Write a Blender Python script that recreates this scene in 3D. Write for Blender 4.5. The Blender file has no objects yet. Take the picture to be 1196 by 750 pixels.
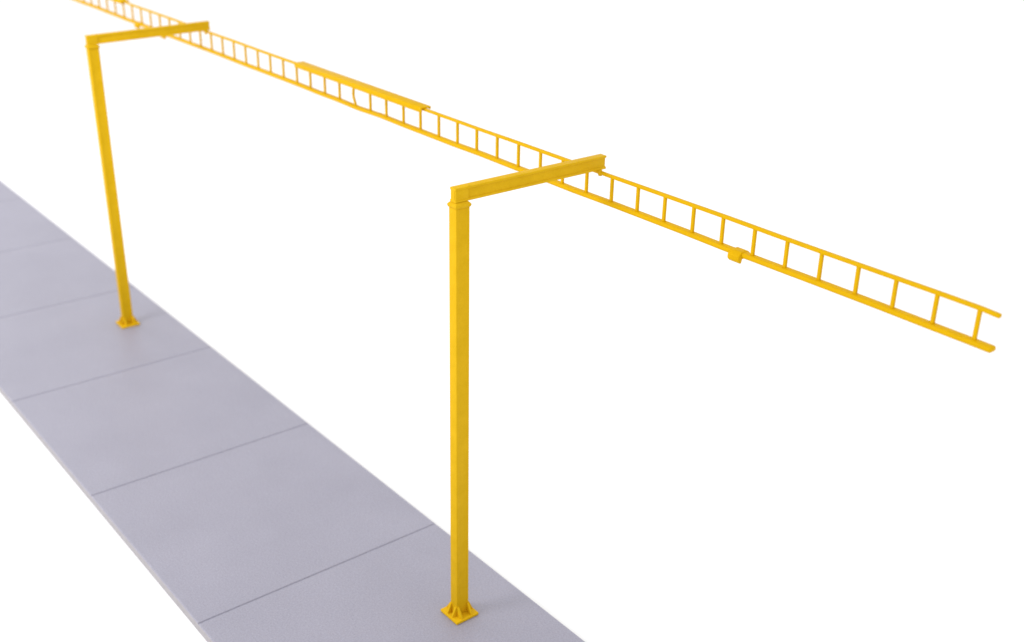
import bpy, bmesh, math, random
from mathutils import Vector, Matrix
random.seed(7)
S = bpy.context.scene
C = S.collection
# ------------------------------------------------------------------ camera
F_PX, W_PX = 1340.93, 1196.0
AX, AROLL, AZ = -0.4246, 0.0233, -0.6874
cam = bpy.data.cameras.new('camera')
cam.sensor_fit = 'HORIZONTAL'; cam.sensor_width = 36.0
cam.lens = 36.0 * F_PX / W_PX
cam.clip_start = 0.1; cam.clip_end = 2000
cam.dof.use_dof = True; cam.dof.focus_distance = 16.3; cam.dof.aperture_fstop = 0.36
co = bpy.data.objects.new('camera', cam); C.objects.link(co)
f = Vector((math.cos(AX)*math.cos(AZ), math.cos(AX)*math.sin(AZ), math.sin(AX)))
r = f.cross(Vector((0, 0, 1))).normalized(); u = r.cross(f)
r2 = r*math.cos(AROLL) + u*math.sin(AROLL); u2 = -r*math.sin(AROLL) + u*math.cos(AROLL)
m = Matrix((r2, u2, -f)).transposed().to_4x4(); m.translation = (-12.2048, 9.0549, 12.0687)
co.matrix_world = m
S.camera = co
# ------------------------------------------------------------------ studio light
S.view_settings.view_transform = 'Standard'; S.view_settings.look = 'None'
S.view_settings.exposure = 0; S.view_settings.gamma = 1
w = bpy.data.worlds.new('World'); S.world = w; w.use_nodes = True
bg = w.node_tree.nodes['Background']; bg.inputs[0].default_value = (1, 1, 1, 1); bg.inputs[1].default_value = 1.10
def softbox(name, loc, target, size, power):
    l = bpy.data.lights.new(name, 'AREA'); l.shape = 'SQUARE'; l.size = size; l.energy = power
    o = bpy.data.objects.new(name, l); C.objects.link(o); o.location = loc
    o.rotation_euler = (Vector(target)-Vector(loc)).to_track_quat('-Z', 'Y').to_euler()
softbox('softbox', (9, 25, 19), (16, -1, 0), 11, 4300)
softbox('far_fill', (31, 6, 15), (30, 1, 0), 9, 1050)  # added fill lamp, lightens the far paving and bleaches the far truss

# ------------------------------------------------------------------ materials
def nodes(name):
    mt = bpy.data.materials.new(name); mt.use_nodes = True
    nt = mt.node_tree; b = nt.nodes['Principled BSDF']
    return mt, nt, b
def noise(nt, scale, detail=4, rough=.6, coord='Object', stretch=None):
    tc = nt.nodes.new('ShaderNodeTexCoord'); n = nt.nodes.new('ShaderNodeTexNoise')
    n.inputs['Scale'].default_value = scale; n.inputs['Detail'].default_value = detail; n.inputs['Roughness'].default_value = rough
    if stretch:
        mp = nt.nodes.new('ShaderNodeMapping'); mp.inputs['Scale'].default_value = stretch
        nt.links.new(tc.outputs[coord], mp.inputs[0]); nt.links.new(mp.outputs[0], n.inputs['Vector'])
    else: nt.links.new(tc.outputs[coord], n.inputs['Vector'])
    return n.outputs['Fac']
def ramp(nt, fac, stops):
    cr = nt.nodes.new('ShaderNodeValToRGB'); e = cr.color_ramp.elements
    e[0].position, e[0].color = stops[0][0], (*stops[0][1], 1)
    e[1].position, e[1].color = stops[-1][0], (*stops[-1][1], 1)
    for p, c in stops[1:-1]:
        x = e.new(p); x.color = (*c, 1)
    nt.links.new(fac, cr.inputs[0]); return cr.outputs[0]
def mul(nt, a, b, fac=1.0):
    mx = nt.nodes.new('ShaderNodeMix'); mx.data_type = 'RGBA'; mx.blend_type = 'MULTIPLY'; mx.inputs[0].default_value = fac
    nt.links.new(a, mx.inputs[6]); nt.links.new(b, mx.inputs[7]); return mx.outputs[2]
def bump(nt, b, h, strength, dist):
    bp = nt.nodes.new('ShaderNodeBump'); bp.inputs['Strength'].default_value = strength; bp.inputs['Distance'].default_value = dist
    nt.links.new(h, bp.inputs['Height']); nt.links.new(bp.outputs[0], b.inputs['Normal'])

def yellow_paint(name, lo, hi):
    mt, nt, b = nodes(name)
    col = ramp(nt, noise(nt, 5, 5), [(.3, lo), (.7, hi)])
    g = ramp(nt, noise(nt, 60, 3), [(.3, (.94, .925, .90)), (.6, (1, 1, 1))])
    nt.links.new(mul(nt, col, g), b.inputs['Base Color'])
    b.inputs['Roughness'].default_value = .5
    b.inputs['Specular IOR Level'].default_value = .05
    bump(nt, b, noise(nt, 28, 5), .25, .012)
    return mt
PAINT = yellow_paint('yellow_paint', (.650, .388, .005), (.712, .430, .009))
TRUSS = yellow_paint('yellow_lattice_paint', (.655, .376, .001), (.705, .408, .001))
mt, nt, b = nodes('grey_card')
c1 = ramp(nt, noise(nt, .55, 4), [(.3, (.286, .277, .345)), (.7, (.312, .302, .374))])
c2 = ramp(nt, noise(nt, 34, 7, .85), [(.36, (.77, .77, .78)), (.5, (.98, .98, .98)), (.65, (1.2, 1.2, 1.19))])
c3 = ramp(nt, noise(nt, 7, 2, .5), [(.2, (.93, .93, .94)), (.3, (1, 1, 1)), (.74, (1, 1, 1)), (.8, (1.06, 1.06, 1.05))])
nt.links.new(mul(nt, mul(nt, c1, c2), c3), b.inputs['Base Color'])
b.inputs['Roughness'].default_value = .46; b.inputs['Specular IOR Level'].default_value = .75
bump(nt, b, noise(nt, 45, 5, .7), .3, .02)
CARD = mt
mt, nt, b = nodes('cut_card_edge')
nt.links.new(ramp(nt, noise(nt, 9, 5, .7), [(.3, (.33, .31, .325)), (.7, (.39, .37, .385))]), b.inputs['Base Color'])
b.inputs['Roughness'].default_value = .8
EDGE = mt
mt, nt, b = nodes('white_paper')
nt.links.new(ramp(nt, noise(nt, .3, 3), [(.3, (.93, .93, .94)), (.7, (.95, .95, .95))]), b.inputs['Base Color'])
b.inputs['Roughness'].default_value = .8; b.inputs['Specular IOR Level'].default_value = .2
PAPER = mt

# ------------------------------------------------------------------ mesh helpers
def finish(name, bm, mat, parent=None, bev=0.0, seg=2, smooth=True):
    bmesh.ops.recalc_face_normals(bm, faces=bm.faces)
    if bev:
        es = [e for e in bm.edges if len(e.link_faces) == 2 and e.calc_face_angle() > .5]
        bmesh.ops.bevel(bm, geom=es, offset=bev, segments=seg, profile=.5, affect='EDGES', clamp_overlap=True)
    me = bpy.data.meshes.new(name); bm.to_mesh(me); bm.free(); me.materials.append(mat)
    if smooth:
        for p in me.polygons: p.use_smooth = True
        me.set_sharp_from_angle(angle=math.radians(35))
    o = bpy.data.objects.new(name, me); C.objects.link(o)
    if parent: o.parent = parent
    return o
def box(bm, x0, x1, y0, y1, z0, z1):
    v = [bm.verts.new(p) for p in ((x0,y0,z0),(x1,y0,z0),(x1,y1,z0),(x0,y1,z0),(x0,y0,z1),(x1,y0,z1),(x1,y1,z1),(x0,y1,z1))]
    for q in ((0,3,2,1),(4,5,6,7),(0,1,5,4),(1,2,6,5),(2,3,7,6),(3,0,4,7)): bm.faces.new([v[i] for i in q])
    return v
def extrude(bm, prof, axis, a, b_):
    """prism of a 2D outline along an axis: x takes (y,z), y takes (x,z), z takes (x,y)"""
    def P(p, t):
        return {'x': (t, p[0], p[1]), 'y': (p[0], t, p[1]), 'z': (p[0], p[1], t)}[axis]
    A = [bm.verts.new(P(p, a)) for p in prof]; B = [bm.verts.new(P(p, b_)) for p in prof]
    n = len(prof)
    bm.faces.new(A); bm.faces.new(B[::-1])
    for i in range(n): bm.faces.new((A[i], A[(i+1) % n], B[(i+1) % n], B[i]))
def sweep(bm, path, hy, hz, side='xz'):
    """rectangular bar through path points, cross-section hy by hz half sizes (path roughly along x)"""
    rings = []
    for p in path:
        rings.append([bm.verts.new((p[0], p[1]+sy*hy, p[2]+sz*hz)) for sy, sz in ((-1,-1),(1,-1),(1,1),(-1,1))])
    for A, B in zip(rings, rings[1:]):
        for i in range(4): bm.faces.new((A[i], A[(i+1) % 4], B[(i+1) % 4], B[i]))
    bm.faces.new(rings[0]); bm.faces.new(rings[-1][::-1])

def empty(name, loc, label, cat, group=None, rot=(0,0,0)):
    o = bpy.data.objects.new(name, None); C.objects.link(o); o.location = loc; o.rotation_euler = rot
    o['label'] = label; o['category'] = cat
    if group: o['group'] = group
    return o

# ------------------------------------------------------------------ setting
bm = bmesh.new(); box(bm, -260, 260, -320, 200, -.6, -.17)
o = finish('backdrop', bm, PAPER, smooth=False); o['kind'] = 'structure'; o['label'] = 'plain white paper under and behind the grey paving strip'
# scored paving strip: one long card with cross joints cut into its top
JX, JD, YA, YB = 2.25, 4.64, -1.11, 3.53
prof = [(-7.2, -.169), (-7.2, 0)]
k = -2
while JX + k*JD < 60:
    x = JX + k*JD; k += 1
    prof += [(x-.021, 0), (x-.010, -.017), (x+.010, -.017), (x+.021, 0)]
prof += [(60, 0), (60, -.169)]
bm = bmesh.new(); extrude(bm, prof, 'y', YA, YB)
bmesh.ops.recalc_face_normals(bm, faces=bm.faces)
es = [e for e in bm.edges if abs(e.verts[0].co.y-e.verts[1].co.y) < 1e-4 and max(v.co.z for v in e.verts) > -.001 and abs(e.verts[0].co.z-e.verts[1].co.z) < 1e-4]
bmesh.ops.bevel(bm, geom=es, offset=.02, segments=2, profile=.5, affect='EDGES')
o = finish('pavement', bm, CARD, smooth=False)
o.data.materials.append(EDGE)
for p in o.data.polygons:
    if abs(p.normal.y) > .9: p.material_index = 1
o['kind'] = 'structure'; o['label'] = 'pale grey paving strip scored with cross joints'

# ------------------------------------------------------------------ gantry post with cantilever arm
WX, WY = .085, .116          # half sizes of the column
HA, ARM = 7.045, 2.70        # underside of the arm, its reach from the column centre
def make_gantry():
    root = empty('gantry_post', (-.07, .055, 0), 'yellow post with side arm, large and in sharp focus, near the end of the paving', 'gantry', 'yellow gantry posts along the paving strip', (-.0025, .0015, 0))
    d, t = .006, .034
    hp = [(-WX,-WY),(WX,-WY),(WX,-WY+t),(WX-d,-WY+t+.008),(WX-d,WY-t-.008),(WX,WY-t),(WX,WY),(-WX,WY),(-WX,WY-t),(-WX+d,WY-t-.008),(-WX+d,-WY+t+.008),(-WX,-WY+t)]
    bm = bmesh.new(); extrude(bm, hp, 'z', .05, HA-.085); finish('column', bm, PAINT, root, .008)
    # flared head under the arm
    bm = bmesh.new()
    rings = []
    for z, ex in ((-.085, .003), (-.072, .014), (-.04, .022), (-.018, .004), (-.002, -.012)):
        rings.append([bm.verts.new((sx*(WX+ex), sy*(WY+ex), HA+z)) for sx, sy in ((-1,-1),(1,-1),(1,1),(-1,1))])
    for A, B in zip(rings, rings[1:]):
        for i in range(4): bm.faces.new((A[i], A[(i+1) % 4], B[(i+1) % 4], B[i]))
    bm.faces.new(rings[0]); bm.faces.new(rings[-1][::-1])
    finish('head_cap', bm, PAINT, root, .006)
    # arm: rolled I section
    h, hw, tf, web = .208, .066, .032, .040
    ip = [(-hw,0),(hw,0),(hw,tf),(web,tf+.010),(web,h-tf-.010),(hw,h-tf),(hw,h),(-hw,h),(-hw,h-tf),(-web,h-tf-.010),(-web,tf+.010),(-hw,tf)]
    ip = [(x, z+HA) for x, z in ip]
    bm = bmesh.new(); extrude(bm, ip, 'y', -ARM, .112); arm = finish('arm', bm, PAINT, root, .006)
    for sx in (-1, 1):
        bm = bmesh.new()
        x0, x1 = sorted((sx*.034, sx*(hw-.005)))
        box(bm, x0, x1, -.118, .106, HA+.028, HA+h-.028); finish('stiffener', bm, PAINT, arm, .01)
    bm = bmesh.new(); box(bm, -.064, -.024, -.135, -.09, HA+h-.012, HA+h+.010); finish('bolt_head', bm, PAINT, arm, .008)
    bm = bmesh.new(); box(bm, -.098, -.045, -2.60, -2.555, HA-.085, HA+.01); finish('hanger_lug', bm, PAINT, arm, .01)
    # foot
    PX, PY = .226, .222
    bm = bmesh.new(); box(bm, -PX, PX, -PY, PY, .001, .05); base = finish('base_plate', bm, PAINT, root, .012)
    def gusset(pts, axis, c):
        g = bmesh.new(); extrude(g, pts, axis, c-.017, c+.017); finish('gusset', g, PAINT, base, .006)
    for s in (-1, 1):
        for q in (-1, 1):
            gusset([(s*(WX-.01), .045), (s*(PX-.02), .045), (s*(PX-.02), .065), (s*(WX+.02), .22), (s*(WX-.01), .22)], 'y', q*(WY-.02))
            gusset([(s*(WY-.01), .045), (s*(PY-.02), .045), (s*(PY-.02), .065), (s*(WY+.02), .22), (s*(WY-.01), .22)], 'x', q*(WX-.02))
    return root
near = make_gantry()
def copy_tree(o, parent=None):
    c = o.copy(); C.objects.link(c)
    if parent: c.parent = parent; c.matrix_parent_inverse = o.matrix_parent_inverse.copy()
    for ch in list(o.children): copy_tree(ch, c)
    return c
far = copy_tree(near)
far.location = (13.95, -.03, 0); far.rotation_euler = (-.004, -.0095, -.03); far.scale = (1, 1.035, .982)
for ch in far.children:            # its arm droops a little less than the front one
    if ch.name.startswith('arm'):
        pv = Vector((0, 0, HA)); rt = Matrix.Rotation(-.022, 4, 'X')
        ch.matrix_local = Matrix.Translation(pv) @ rt @ Matrix.Translation(-pv)
far['label'] = 'yellow post with side arm farther back along the paving, smaller and softly blurred'

# ------------------------------------------------------------------ ladder shaped lattice beam hung under the arms
truss = empty('ladder_truss', (0, -2.5191, 7.0161), 'long yellow ladder shaped truss hung beneath the arms of both posts', 'ladder truss', None, (0, .00477, -.01474))
N = 54
def rx(i): return -6.4275 + .539476*i + 8.678e-4*i*i + 1.734e-6*i**3
LX, END, TZ = rx(0), rx(N), 0.0
def bz(x): return -.4217 - .00105*x
bm = bmesh.new()
xs = [LX-.25, LX-.12, LX-.02, LX+.06] + [LX + .5 + .8*k for k in range(int((END-LX)/.8))] + [END]
def wob(x): return .006*math.sin(x*1.7+1) + .004*math.sin(x*4.1)
path = [(x, wob(x)*.6, TZ + wob(x+3)*.5 - (max(0, LX-x-.02)*.05)) for x in xs]
sweep(bm, path, .031, .025); finish('top_rail', bm, TRUSS, truss, .012)
bm = bmesh.new()
path = [(x, wob(x)*.6, bz(x) + wob(x+5)*.5 - (.014 if rx(23.3) < x < rx(24) else 0)) for x in xs]
sweep(bm, path, .064, .036); finish('bottom_rail', bm, TRUSS, truss, .03, 4)
for i in range(N+1):
    bm = bmesh.new(); x = rx(i) + random.uniform(-.008, .008)
    hx = .024; BZ = bz(x)
    n = 6
    rings = []
    for q in range(n+1):
        t = q/n; z = BZ + t*(TZ-BZ)
        bow = (.075*math.sin(math.pi*t)**1.3 - .05*(1-t)) if i == 24 else 0
        rings.append([bm.verts.new((x+bow+a*hx, c*.021, z)) for a, c in ((-1,-1),(1,-1),(1,1),(-1,1))])
    for A, B in zip(rings, rings[1:]):
        for a in range(4): bm.faces.new((A[a], A[(a+1) % 4], B[(a+1) % 4], B[a]))
    bm.faces.new(rings[0]); bm.faces.new(rings[-1][::-1])
    ro = finish('rung', bm, TRUSS, truss, .008)
    if i == 24: ro['label'] = 'rung bowed sideways near the capped joint'
def splice(i0, i1):
    W, h, t = .112, .100, .032
    z = TZ + .058
    pr = [(-W, z), (W, z), (W, z-h), (W-t, z-h), (W-t, z-t), (-W+t, z-t), (-W+t, z-h*.55), (-W, z-h*.55)]
    bm = bmesh.new(); extrude(bm, pr, 'x', rx(i0), rx(i1)); finish('splice_channel', bm, TRUSS, truss, .01)
splice(19.7, 27.8); splice(43.7, 52)
def clip(i):
    x = rx(i); hw = .10; BZ = bz(x)
    pr = []
    # saddle folded over the bottom rail, hollow underneath, its outer cheek deeper than the inner one
    W, zt, zb = .125, BZ+.044, BZ-.118
    pr = [(-W, zt-.05), (-W+.06, zt), (W-.06, zt), (W, zt-.05), (W, zb+.045), (W-.045, zb), (W-.075, zb), (W-.085, BZ-.06), (-W+.055, BZ-.06), (-W+.045, zb+.012), (-W, zb+.03)]
    bm = bmesh.new(); extrude(bm, pr, 'x', x-hw, x+hw); finish('rail_clip', bm, TRUSS, truss, .028, 4)
for i in (6.4, 39.5, 42.3): clip(i)
